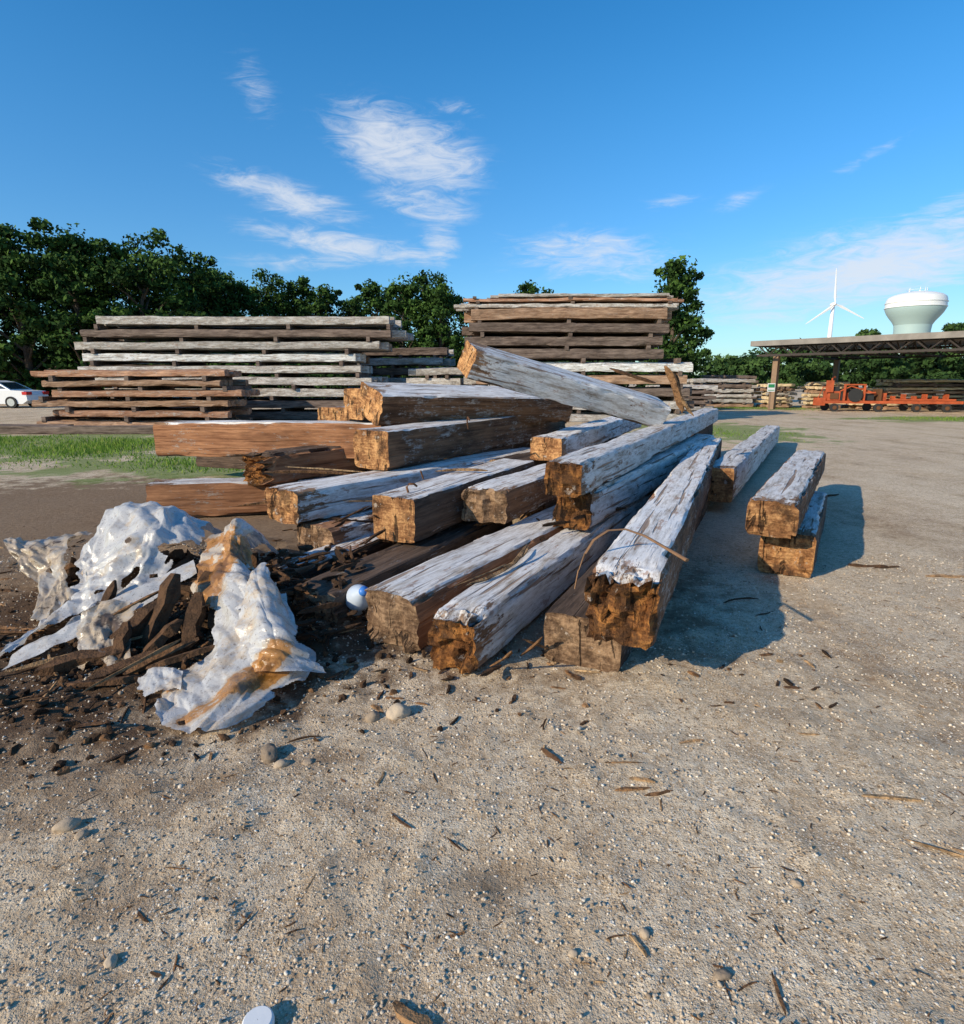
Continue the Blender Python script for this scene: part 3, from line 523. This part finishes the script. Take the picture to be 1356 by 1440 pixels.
for k in range(12):
    xx=.3+k*1.9; box(b,xx-.06,xx+.06,.17,8.6,2.93,3.01,0)
    for j in range(12): tube(b,[(xx,.3+j*.7,2.98),(xx,1.0+j*.7,3.5)] if j%2 else [(xx,.3+j*.7,3.5),(xx,1.+j*.7,2.98)],.035,4)
b.build('trusses',[M_tr],sh); b=B()
for xx in (.3,17.5):
    for yy in (.1,8.7): box(b,xx-.14,xx+.14,yy-.14,yy+.14,0,2.919,0)
box(b,8.8,9.05,8.6,8.85,0,2.919,0)
b.build('posts',[M_post],sh)
sg=empty('notice_sign',(15.75,33.6,0)); b=B(); box(b,-.04,.04,.02,.08,0,1.1,0); b.build('post',[M_post],sg); b=B(); box(b,-.2,.2,-.02,.018,1.,1.45,0); b.build('panel',[M_wht],sg); b=B(); box(b,-.17,.17,-.026,-.021,1.22,1.40,0); box(b,-.17,.17,-.026,-.021,1.06,1.1,0); b.build('green_band',[plain('sign_green',(.03,.25,.1),.5)],sg)
M_or=plain('orange_machine_paint',(.44,.09,.03),.7,0,.7,3); M_blk=plain('machine_dark',(.03,.03,.03),.6)
mc=empty('sawmill_machine',(18.0,32.4,0),rad(-10)); b=B()
for yy in (0,1.): box(b,0,6.6,yy-.05,yy+.05,.42,.56,0)
for k in range(9): box(b,.2+k*.75,.27+k*.75,.06,.94,.44,.54,0)
box(b,.25,.85,.15,.85,.57,1.05,0); box(b,1.15,1.6,.2,.8,.57,.95,0); box(b,-.25,.2,.25,.75,.3,.7,0)
for xx in (1.0,1.95): box(b,xx-.045,xx+.045,0,.09,.57,1.35,0)
box(b,.95,2.0,.0,.09,1.351,1.42,0); box(b,2.0,2.5,.03,.13,.95,1.02,0); box(b,3.3,6.4,.25,.33,.57,.66,0); box(b,3.3,6.4,.7,.78,.57,.66,0); tube(b,[(.5,.5,1.05),(.5,.5,1.72),(.62,.5,1.78)],.045,8); tube(b,[(.8,.1,1.05),(1.3,.05,1.3),(2.0,.05,1.1)],.035,6); box(b,2.85,3.1,.2,.7,.57,.95,0)
for k in range(6): box(b,3.5+k*.5,3.56+k*.5,.28,.75,.661,.80+.1*(k%2),0)
tube(b,[(1.4,.2,.9),(1.9,.2,1.15),(2.6,.2,.9)],.05,8); tube(b,[(-.1,.5,.7),(.1,.5,1.25),(.3,.4,1.25)],.035,6); box(b,.1,.45,.05,.149,1.0,1.6,0)
b.build('frame',[M_or],mc); b=B()
for xx in (.5,2.6,4.4,5.8):
    for yy in (-.15,1.15): tube(b,[(xx,yy-.07,.21),(xx,yy+.07,.21)],.21,18)
tube(b,[(1.48,-.12,.85),(1.48,-.06,.85)],.34,26); box(b,.88,1.12,.15,.7,.58,1.0,0); box(b,2.05,2.5,.2,.7,.58,.9,0); box(b,.46,.8,.2,.8,1.051,1.3,0)
b.build('wheels',[M_blk],mc,rad(40)); b=B()
for xx in (.5,2.6,4.4,5.8): tube(b,[(xx,-.26,.21),(xx,-.225,.21)],.10,14)
box(b,.35,.75,.10,.148,.65,.95,0); box(b,2.7,2.8,.05,.9,.57,1.15,0); b.build('hubs_and_grille',[M_rust],mc)
mc2=empty('log_carriage',(25.4,31.2,0),rad(-24)); b=B()
for yy in (0,.9): box(b,0,5,yy-.06,yy+.06,.42,.56,0)
for k in range(5): box(b,.3+k*1.05,.42+k*1.05,.07,.83,.44,.54,0); box(b,.32+k*1.05,.40+k*1.05,.7,.8,.561,.95,0)
for k in range(4): tube(b,[(.5+k*1.3,-.12,.2),(.5+k*1.3,-.08,.2)],.2,14); tube(b,[(.5+k*1.3,.98,.2),(.5+k*1.3,1.02,.2)],.2,14)
b.build('frame',[M_or],mc2)
# ---------------------------------------------------------------- wind turbine & water tower
M_tw=plain('turbine_white',(.8,.8,.8),.5,0,.03); wt=empty('wind_turbine',(354.2,640,0)); b=B()
lathe(b,[(2.6,-2),(2.3,30),(1.6,74.5),(0.01,75)],24); b.build('tower',[M_tw],wt,4); b=B()
tube(b,[(0,4,76.6),(0,2,76.6),(0,-2,76.6),(0,-3.4,76.6),(0,-4.4,76.6)],[1.4,1.9,1.9,1.5,.4],14); b.build('nacelle',[M_tw],wt,rad(50)); b=B()
for ang in (95,215,335):
    a=rad(ang); dx,dz=math.cos(a),math.sin(a); px,pz=-dz,dx; R0=33.; V=[]
    for tt,wd,th in [(0,.8,.6),(.05,1.,.6),(.18,2.2,.35),(.4,1.7,.25),(.7,1.2,.15),(.95,.7,.08),(1,.2,.05)]:
        r0=1.+tt*R0
        for (aa,bb2) in ((-.35,0),(0,-1),(.65,0),(0,1)): V.append((dx*r0+px*wd*aa*1.2,-3.6+bb2*th,76.6+dz*r0+pz*wd*aa*1.2))
    b.add(V,[[i*4+k,i*4+(k+1)%4,i*4+4+(k+1)%4,i*4+4+k] for i in range(6) for k in range(4)],0,0)
b.build('blades',[M_tw],wt)
wa=empty('water_tower',(170.8,250,0)); M_tank=plain('tank_white',(.74,.76,.76),.5,0,.03); M_teal=plain('tank_pale_green',(.34,.46,.46),.5,0,.05)
b=B(); lathe(b,[(.01,35.6),(3.5,35.4),(6.5,34.9),(8.6,34.2),(9.7,33.4),(10.1,32.4),(10.2,31.4),(10.2,29.6)],44,0); lathe(b,[(10.2,29.6),(10.1,28.9),(9.4,27.4),(8.3,25.8),(7.2,24.4),(6.4,23.)],44,1); lathe(b,[(6.4,23.),(6.2,21),(6.1,0)],44,1)
for z in (31.4,29.6): lathe(b,[(10.2,z+.12),(10.45,z+.1),(10.45,z-.1),(10.2,z-.12)],44,0)
b.build('tank',[M_tank,M_teal],wa,rad(30)); b=B()
for a,r0,hh in [(0,3,1.6),(.8,3.5,1.2),(2,3,1.9),(3.1,3.2,1.1),(4.4,3,1.5),(5.3,3.3,1.3)]: tube(b,[(r0*math.cos(a),r0*math.sin(a),35.2),(r0*math.cos(a),r0*math.sin(a),35.5+hh)],.12,6)
for k in range(24):
    a0,a1=k*math.pi/12,(k+1)*math.pi/12; tube(b,[(3.6*math.cos(a0),3.6*math.sin(a0),36.2),(3.6*math.cos(a1),3.6*math.sin(a1),36.2)],.07,4)
b.build('antennas_and_rail',[M_tank],wa)
# ---------------------------------------------------------------- car
cr=empty('parked_car',(-26.7,37,0),math.pi); M_car=plain('car_white_paint',(.78,.79,.80),.25,0,.02,1,.6); M_gl=plain('car_glass',(.03,.04,.05),.08,0,.1,1,.8); M_tyre=plain('tyre',(.02,.02,.02),.85); M_red=plain('tail_light',(.55,.02,.02),.3); M_al=plain('alloy_wheel',(.5,.5,.5),.35,.8)
b=B()
prof=[(0,.45),(.02,.75),(.15,.98),(.9,1.04),(1.75,1.50),(2.3,1.60),(3.1,1.58),(3.75,1.12),(4.6,.98),(4.9,.75),(4.92,.4),(4.6,.25),(.3,.25)]
def side(z): return .92 if z<1.05 else .92-(z-1.05)*.42
n=len(prof); V=[(x,-side(z),z) for x,z in prof]+[(x,side(z),z) for x,z in prof]
b.add(V,[[i,(i+1)%n,n+(i+1)%n,n+i] for i in range(n)],0,0)
for s0 in (0,n):
    idx=[s0+i for i in range(n)]; b.add(V,[[idx[0],idx[1],idx[11],idx[12]],[idx[1],idx[2],idx[10],idx[11]],[idx[2],idx[3],idx[8],idx[9]]],0,0); b.add(V,[[idx[2],idx[9],idx[10]],[idx[3],idx[4],idx[5]],[idx[3],idx[5],idx[6]],[idx[3],idx[6],idx[7]],[idx[3],idx[7],idx[8]]],0,0)
b.build('body',[M_car],cr); b=B()
for sg_ in (-1,1):
    for q_ in ([(1.15,1.12),(1.8,1.44),(2.3,1.53),(2.3,1.12)],[(2.38,1.12),(2.38,1.53),(3.05,1.51),(3.55,1.12)]):
        b.add([(x,sg_*(side(z)+.012),z) for x,z in q_],[[0,1,2,3]],0,0)
b.add([(1.0,-.75,1.10),(1.0,.75,1.10),(1.72,.62,1.50),(1.72,-.62,1.50)],[[0,1,2,3]],0,0); b.add([(3.68,-.75,1.19),(3.68,.75,1.19),(3.15,.62,1.575),(3.15,-.62,1.575)],[[0,1,2,3]],0,0)
b.build('windows',[M_gl],cr); b=B()
for xx in (.95,3.95):
    for yy in (-.86,.86): tube(b,[(xx,yy-.11,.34),(xx,yy+.11,.34)],.34,22)
b.build('wheels',[M_tyre],cr,rad(40)); b=B()
for xx in (.95,3.95):
    for yy in (-.98,.975): tube(b,[(xx,yy-.005,.34),(xx,yy+.01,.34)],.22,18)
b.build('hubcaps',[M_al],cr); b=B()
for sg_ in (-1,1): box(b,-.03,.25,sg_*.93-.02,sg_*.93+.02,.78,.95,0); box(b,-.03,.05,sg_*.7-.2,sg_*.7+.2,.78,.95,0)
b.build('tail_lights',[M_red],cr)
# ---------------------------------------------------------------- vegetation
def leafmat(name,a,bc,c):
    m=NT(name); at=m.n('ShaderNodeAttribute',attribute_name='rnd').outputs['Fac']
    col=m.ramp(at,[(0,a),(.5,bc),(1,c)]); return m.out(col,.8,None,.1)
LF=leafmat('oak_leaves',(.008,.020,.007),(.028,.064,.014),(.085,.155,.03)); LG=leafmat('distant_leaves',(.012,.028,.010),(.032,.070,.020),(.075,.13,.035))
BK=plain('bark',(.10,.075,.055),.9,0,.4,6)
def leaves(b,C,r,n,s,mat=1,flat=.75,rr=None,base=.5):
    rr=rr or rng; k=len(C); ci=rr.integers(0,k,n); d=rr.normal(size=(n,3)); d/=np.linalg.norm(d,axis=1)[:,None]
    rad_=r[ci]*(rr.random(n)**.45); P=C[ci]+d*rad_[:,None]*[1,1,flat]
    nr=d+rr.normal(size=(n,3))*.7; nr/=np.linalg.norm(nr,axis=1)[:,None]
    t1=np.cross(nr,rr.normal(size=(n,3))); t1/=np.linalg.norm(t1,axis=1)[:,None]; t2=np.cross(nr,t1)
    sz=s*(.5+rr.random(n)); a=t1*sz[:,None]; c=t2*sz[:,None]*.6
    V=np.stack([P-a,P-c*.9+a*.1,P+a,P+c],1).reshape(-1,3)
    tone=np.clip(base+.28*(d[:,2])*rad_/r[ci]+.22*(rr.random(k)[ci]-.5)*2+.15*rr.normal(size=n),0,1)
    b.add(V,np.arange(n*4).reshape(n,4),mat,np.repeat(tone,4))
def tree_mesh(name,H,W,nl,seed,low=.25,ls=.16,k=26,spread=1.):
    rr=np.random.default_rng(seed); b=B(); tx=[0,rr.normal()*.15,rr.normal()*.3,rr.normal()*.3]
    tube(b,[(0,0,-.2),(tx[1],0,H*.3),(tx[2],tx[1],H*.6),(tx[3],tx[2],H*.92)],[H*.024,H*.019,H*.012,.03],8,0)
    C=[];r=[]
    for i in range(k):
        f=(i+.5)/k; z=H*(low+(1-low)*f*.95); prof=math.sin(math.pi*min(1,(.25+.72*f)))**.7
        a=i*2.4+rr.normal()*.4; R=W*.5*prof*rr.uniform(.35,.85)*spread
        c=np.array([R*math.cos(a)+tx[2]*f,R*math.sin(a),z]); rc=W*rr.uniform(.14,.25)
        C.append(c); r.append(rc)
        z0=max(H*.12,z-R*.8); tube(b,[(tx[2]*f,0,z0),tuple((c+[tx[2]*f,0,z0])/2+[0,0,.1*R]),tuple(c)],[H*.009,H*.006,.02],5,0)
        for j in range(3):
            dd=rr.normal(size=3); dd/=np.linalg.norm(dd); C.append(c+dd*rc*.95*[1,1,.6]); r.append(rc*rr.uniform(.35,.6))
    leaves(b,np.array(C),np.array(r),nl,ls,1,.7,rr)
    return b.build(name,[BK,LF])
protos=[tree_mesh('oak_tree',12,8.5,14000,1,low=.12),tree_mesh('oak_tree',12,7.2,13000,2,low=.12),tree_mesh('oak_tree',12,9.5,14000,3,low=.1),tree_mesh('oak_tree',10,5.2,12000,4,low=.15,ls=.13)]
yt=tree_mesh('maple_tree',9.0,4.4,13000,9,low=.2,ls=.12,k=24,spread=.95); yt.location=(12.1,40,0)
used=set()
def put(i,x,y,H,rz):
    p=protos[i]; s=H/(12 if i<3 else 10)
    if i not in used: used.add(i); o=p
    else: o=bpy.data.objects.new('oak_tree',p.data); S.collection.objects.link(o)
    o.location=(x,y,0); o.scale=(s,s,s); o.rotation_euler=(0,0,rz)
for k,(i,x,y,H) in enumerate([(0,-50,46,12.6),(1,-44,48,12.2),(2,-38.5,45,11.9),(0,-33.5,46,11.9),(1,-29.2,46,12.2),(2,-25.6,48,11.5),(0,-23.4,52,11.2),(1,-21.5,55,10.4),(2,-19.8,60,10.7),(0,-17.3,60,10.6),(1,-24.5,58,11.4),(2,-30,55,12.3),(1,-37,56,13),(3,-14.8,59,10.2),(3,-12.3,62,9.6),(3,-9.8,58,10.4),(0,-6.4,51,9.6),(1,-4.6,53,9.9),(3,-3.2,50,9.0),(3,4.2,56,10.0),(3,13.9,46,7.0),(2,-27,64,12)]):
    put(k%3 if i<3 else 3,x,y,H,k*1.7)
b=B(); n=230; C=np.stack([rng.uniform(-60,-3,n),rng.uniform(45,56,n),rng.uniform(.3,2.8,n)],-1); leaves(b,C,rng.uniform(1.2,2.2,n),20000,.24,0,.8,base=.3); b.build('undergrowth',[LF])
b=B(); n=1300; xx=rng.uniform(-210,260,n); yy=118+rng.uniform(-6,14,n)+np.abs(xx)*.05; zz=rng.random(n)**.7*(6.6+1.2*np.sin(xx*.11)+1.0*np.sin(xx*.31+1)); leaves(b,np.stack([xx,yy,zz],-1),rng.uniform(1.6,2.8,n),90000,.5,0,.8,base=.38); b.build('distant_treeline',[LG])
b=B(); C=[];rr_=[]
for (x,y,H,W) in [(56.5,90,9.6,5),(60.5,92,8.9,5),(66.5,90,10.3,6),(72,90,10.8,7),(79,92,11.5,7),(52.5,95,7.8,5),(46,92,6.4,5),(40,95,6,5)]:
    for j in range(22):
        f=rng.random(); C.append((x+rng.normal()*W*.25,y+rng.normal()*W*.25,1+f*(H-2))); rr_.append(W*.2*rng.uniform(.6,1.2))
leaves(b,np.array(C),np.array(rr_),22000,.32,0,.8,base=.5); b.build('tree_grove',[LG])
m=NT('grass_blades'); at=m.n('ShaderNodeAttribute',attribute_name='rnd').outputs['Fac']; col=m.ramp(at,[(0,(.08,.16,.02)),(.7,(.20,.34,.045)),(1,(.36,.38,.10))]); M_gr=m.out(col,.8,None,.2,0.,(.3,col))
def grassmask(x,y):
    P=np.stack([x,y,x*0],-1); n=fbm(P*.45,4,88)
    return G2(x,y,-12,15.6,6.5,2.9)*1.3+G2(x,y,-5.2,11.6,3.0,1.4)*1.2+G2(x,y,20,25.6,4.2,1.8)*1.2+G2(x,y,15.5,37,5,3)+G2(x,y,7.3,20,2.8,4)*1.+n*.9-.40
n=170000; x=np.concatenate([rng.uniform(-20,0,n//2),rng.uniform(4,26,n//2)]); y=np.concatenate([rng.uniform(9.5,20,n//2),rng.uniform(15,40,n//2)])
k=grassmask(x,y)>rng.random(n)*.9; x=x[k];y=y[k]; n=len(x); a=rng.random(n)*6.28; h=rng.uniform(.02,.09,n)*(.6+grassmask(x,y)); w=.008+.012*rng.random(n)
c,s=np.cos(a),np.sin(a); lean=rng.normal(size=(n,2))*.03
V=np.stack([np.stack([x-c*w,y-s*w,x*0-.01],-1),np.stack([x+c*w,y+s*w,x*0-.01],-1),np.stack([x+lean[:,0],y+lean[:,1],h],-1)],1).reshape(-1,3)
b=B(); b.add(V,np.arange(n*3).reshape(n,3),0,np.repeat(rng.random(n),3)); b.build('grass',[M_gr])
# ---------------------------------------------------------------- ground
def axis(n,lim,dense):
    t=np.linspace(-1,1,n); k=9.5; return np.sinh(t*k)/math.sinh(k)*lim+t*dense
gx=axis(640,1500,6.5); ty=np.linspace(0,1,640); gy=-3+ty*12+ (np.exp(ty*9)-1)/(math.exp(9)-1)*1800
X,Y=np.meshgrid(gx,gy,indexing='ij'); Z=gh(X.ravel(),Y.ravel()).reshape(X.shape)
ids=np.arange(X.size).reshape(X.shape)
F=np.stack([ids[:-1,:-1],ids[1:,:-1],ids[1:,1:],ids[:-1,1:]],-1).reshape(-1,4)
m=NT('gravel_ground'); pos=m.n('ShaderNodeNewGeometry').outputs['Position']
n1=m.noise(pos,.5,5,.6); n2=m.noise(pos,3.5,7,.68); n3=m.noise(pos,22,6,.72); n4=m.noise(pos,120,3,.6)
trk=m.noise(m.map(pos,(.9,.18,1),rot=(0,0,rad(-38))),1.6,5,.6)
col=m.ramp(m.math('ADD',m.math('MULTIPLY',n1,.3),m.math('ADD',m.math('MULTIPLY',n2,.4),m.math('MULTIPLY',trk,.3))),[(.38,(.42,.30,.19)),(.48,(.66,.52,.355)),(.58,(.80,.66,.475))])
col=m.mix(m.ss(n3,.34,.60),m.mix(1.,col,(.66,.59,.52),'MULTIPLY'),col)
va=m.vor(pos,85.); vb=m.vor(pos,170.); vc=m.vor(pos,38.)
def peb(v,thr,rad_):
    sr=m.n('ShaderNodeSeparateColor',{0:v.outputs['Color']}); return m.math('MULTIPLY',m.ss(sr.outputs[0],thr,thr+.04),m.ss(v.outputs['Distance'],rad_,rad_*.7)),sr
pa,sa=peb(va,.50,.44); pb_,sb=peb(vb,.30,.50); pc_,sc=peb(vc,.90,.34)
pcol=lambda s_: m.ramp(s_.outputs[1],[(0,(.17,.115,.07)),(.25,(.46,.35,.235)),(.6,(.70,.57,.42)),(1,(.92,.85,.73))])
gm=m.ss(m.math('ADD',m.math('MULTIPLY',m.noise(pos,1.3,4,.6),.5),m.math('MULTIPLY',trk,.5)),.36,.52)
col=m.mix(m.math('MULTIPLY',pb_,m.math('MAXIMUM',gm,.35)),col,pcol(sb)); col=m.mix(m.math('MULTIPLY',pa,gm),col,pcol(sa)); col=m.mix(m.math('MULTIPLY',pc_,gm),col,pcol(sc))
ell=lambda c,r: m.ell(pos,c,r)
dj=m.math('MULTIPLY',m.math('SUBTRACT',n2,.5),1.5)
e1=m.ss(m.math('ADD',ell((-5.2,6.0,0),(5.0,4.3)),dj),1.1,.75); e2=m.ss(m.math('ADD',ell((.1,4.8,0),(2.0,2.0)),dj),1.05,.6)
e3=m.ss(m.math('ADD',ell((-2.1,3.7,0),(1.9,1.4)),dj),1.05,.7); e4=m.ss(m.math('ADD',ell((-2.9,2.5,0),(2.4,1.3)),dj),1.1,.4)
soil=m.mix(n3,(.08,.047,.027),(.34,.22,.13))
col=m.mix(m.math('MULTIPLY',m.math('MAXIMUM',m.math('MAXIMUM',e1,m.math('MULTIPLY',e2,.85)),m.math('MULTIPLY',e4,.85)),.86),col,soil); col=m.mix(m.math('MULTIPLY',e3,.9),col,m.mix(n3,(.030,.018,.012),(.15,.085,.046)))
spk=m.ss(m.noise(pos,38,4,.6),.65,.685); col=m.mix(m.math('MULTIPLY',m.math('MULTIPLY',spk,m.ss(m.noise(pos,2.,4),.42,.6)),.8),col,(.13,.075,.04))
dent=m.ss(m.math('ADD',ell((.08,1.72,0),(.20,.13)),m.math('MULTIPLY',dj,.8)),1.1,.3); col=m.mix(m.math('MULTIPLY',dent,.5),col,(.22,.145,.085))
def g(c,r,o): return m.ss(m.math('ADD',ell(c,r),m.math('MULTIPLY',m.math('SUBTRACT',m.noise(pos,.9,5,.6),.5),o)),1.1,.75)
gr=m.math('MAXIMUM',g((-12,15.6,0),(8.5,3.8),3.),m.math('MAXIMUM',g((20,25.6,0),(4.8,2.0),2.),g((15.5,37,0),(6,3.),2.))); gr=m.math('MAXIMUM',gr,g((-5.2,11.6,0),(3.6,1.7),3.)); gr=m.math('MAXIMUM',gr,g((7.3,20,0),(3,4.2),3.))
col=m.mix(m.math('MULTIPLY',gr,.72),col,(.15,.24,.045))
hh=m.math('ADD',m.math('ADD',m.math('MULTIPLY',pa,.5),m.math('MULTIPLY',pb_,.3)),m.math('ADD',m.math('MULTIPLY',pc_,.9),m.math('ADD',m.math('MULTIPLY',n3,1.7),m.math('MULTIPLY',n4,.5))))
gm_=m.out(col,.92,m.bump(hh,.85,.010),.15)
b=B(); b.add(np.stack([X,Y,Z],-1).reshape(-1,3),F,0,0.); b.build('ground',[gm_],smooth=4)
# ---------------------------------------------------------------- sky + sun
sun_el=25.; SD=Vector((.80,.60,0)).normalized()
w=NT('World',True); S.world=w.o
sky=w.n('ShaderNodeTexSky',sky_type='NISHITA'); sky.sun_disc=False; sky.sun_elevation=rad(sun_el); sky.sun_rotation=math.atan2(-SD.x,-SD.y)%(2*math.pi); sky.air_density=1.; sky.dust_density=.3; sky.ozone_density=2.5
hs=w.n('ShaderNodeHueSaturation',{'Saturation':1.38,'Value':1.32,'Color':sky.outputs[0]})
d=w.n('ShaderNodeTexCoord').outputs['Generated']; sx=w.n('ShaderNodeSeparateXYZ',{0:d})
az=w.math('MULTIPLY',w.math('ARCTAN2',sx.outputs[0],sx.outputs[1]),57.2958); el=w.math('MULTIPLY',w.math('ARCSINE',sx.outputs[2]),57.2958)
cv=w.n('ShaderNodeCombineXYZ',{0:az,1:el,2:0.}).outputs[0]
wn=w.noise(w.map(cv,(.10,.22,1),rot=(0,0,rad(12))),1.,9,.62,.7); wn2=w.noise(w.map(cv,(.24,.95,1),rot=(0,0,rad(-18))),1.,9,.68,1.3)
tex=w.math('ADD',w.math('MULTIPLY',wn,.42),w.math('MULTIPLY',wn2,.58))
tot=None
for (a0,e0,sa_,se,rt,wt_) in [(-6.4,18.6,10.,4.2,-14,1.05),(-16.5,14.6,9.5,2.2,-14,.9),(-11.5,11.2,13,1.8,-6,.92),(-3.6,11.6,2.8,3.4,20,.74),(-5,14.6,6.5,2.4,-8,.75),(-18.5,21.5,3.,4.2,25,.42),(9.5,10.5,12,3.4,-4,.74),(15.6,14.3,5,1.0,6,.48),(31,8.5,20,4.6,10,.98),(36,12,14,1.8,18,.62),(30,15.8,6,.9,22,.45),(21.5,14.,3.2,1.1,15,.46),(-14,10.,12,1.4,4,.5),(-2,21.5,5,1.,-5,.5),(60,14,14,4,10,.5),(-50,24,12,3,0,.4)]:
    v=w.map(w.n('ShaderNodeVectorMath',{0:cv,1:(a0,e0,0)},operation='SUBTRACT').outputs[0],(1,1,1),rot=(0,0,rad(-rt)))
    v=w.n('ShaderNodeVectorMath',{0:v,1:(1/sa_,1/se,0)},operation='MULTIPLY').outputs[0]
    L=w.n('ShaderNodeVectorMath',{0:v},operation='LENGTH').outputs['Value']
    f=w.math('MULTIPLY',w.ss(L,1.1,.0),wt_)
    tot=f if tot is None else w.math('MAXIMUM',tot,f)
cl=w.math('MULTIPLY',w.ss(w.math('ADD',tex,w.math('MULTIPLY',tot,.35)),.55,.92),w.ss(tot,0.,.5),clamp=True)
hor=w.ss(el,24.,0.)
base=w.mix(hor,hs.outputs[0],w.mix(1.,hs.outputs[0],(.48,.68,.84),'MULTIPLY'))
haze=w.math('MULTIPLY',w.math('MULTIPLY',w.ss(el,12.,2.),w.ss(az,0.,34.)),.30)
colr=w.mix(haze,base,(3.8,4.6,5.4)); colr=w.mix(w.math('MULTIPLY',cl,.84),colr,(5.5,5.8,6.3))
bg=w.n('ShaderNodeBackground',{'Color':colr,'Strength':.14}); w.n('ShaderNodeOutputWorld',{'Surface':bg.outputs[0]})
sl=bpy.data.lights.new('sun','SUN'); sl.energy=5.; sl.angle=rad(.5); sl.color=(1.,.86,.64); so=bpy.data.objects.new('sun',sl); S.collection.objects.link(so)
dr=Vector((SD.x*math.cos(rad(sun_el)),SD.y*math.cos(rad(sun_el)),-math.sin(rad(sun_el)))); so.rotation_euler=dr.to_track_quat('-Z','Y').to_euler(); so.location=(-20,-15,12)
# ---------------------------------------------------------------- camera
cd=bpy.data.cameras.new('camera'); cd.sensor_fit='VERTICAL'; cd.sensor_height=24; cd.sensor_width=24; cd.lens=24*850/1440; cd.clip_start=.05; cd.clip_end=5000
co=bpy.data.objects.new('camera',cd); co.location=(0,0,1.6); co.rotation_euler=(math.pi/2-math.atan(185/850),0,0); S.collection.objects.link(co); S.camera=co
S.view_settings.view_transform='Standard'; S.view_settings.look='None'; S.view_settings.exposure=0
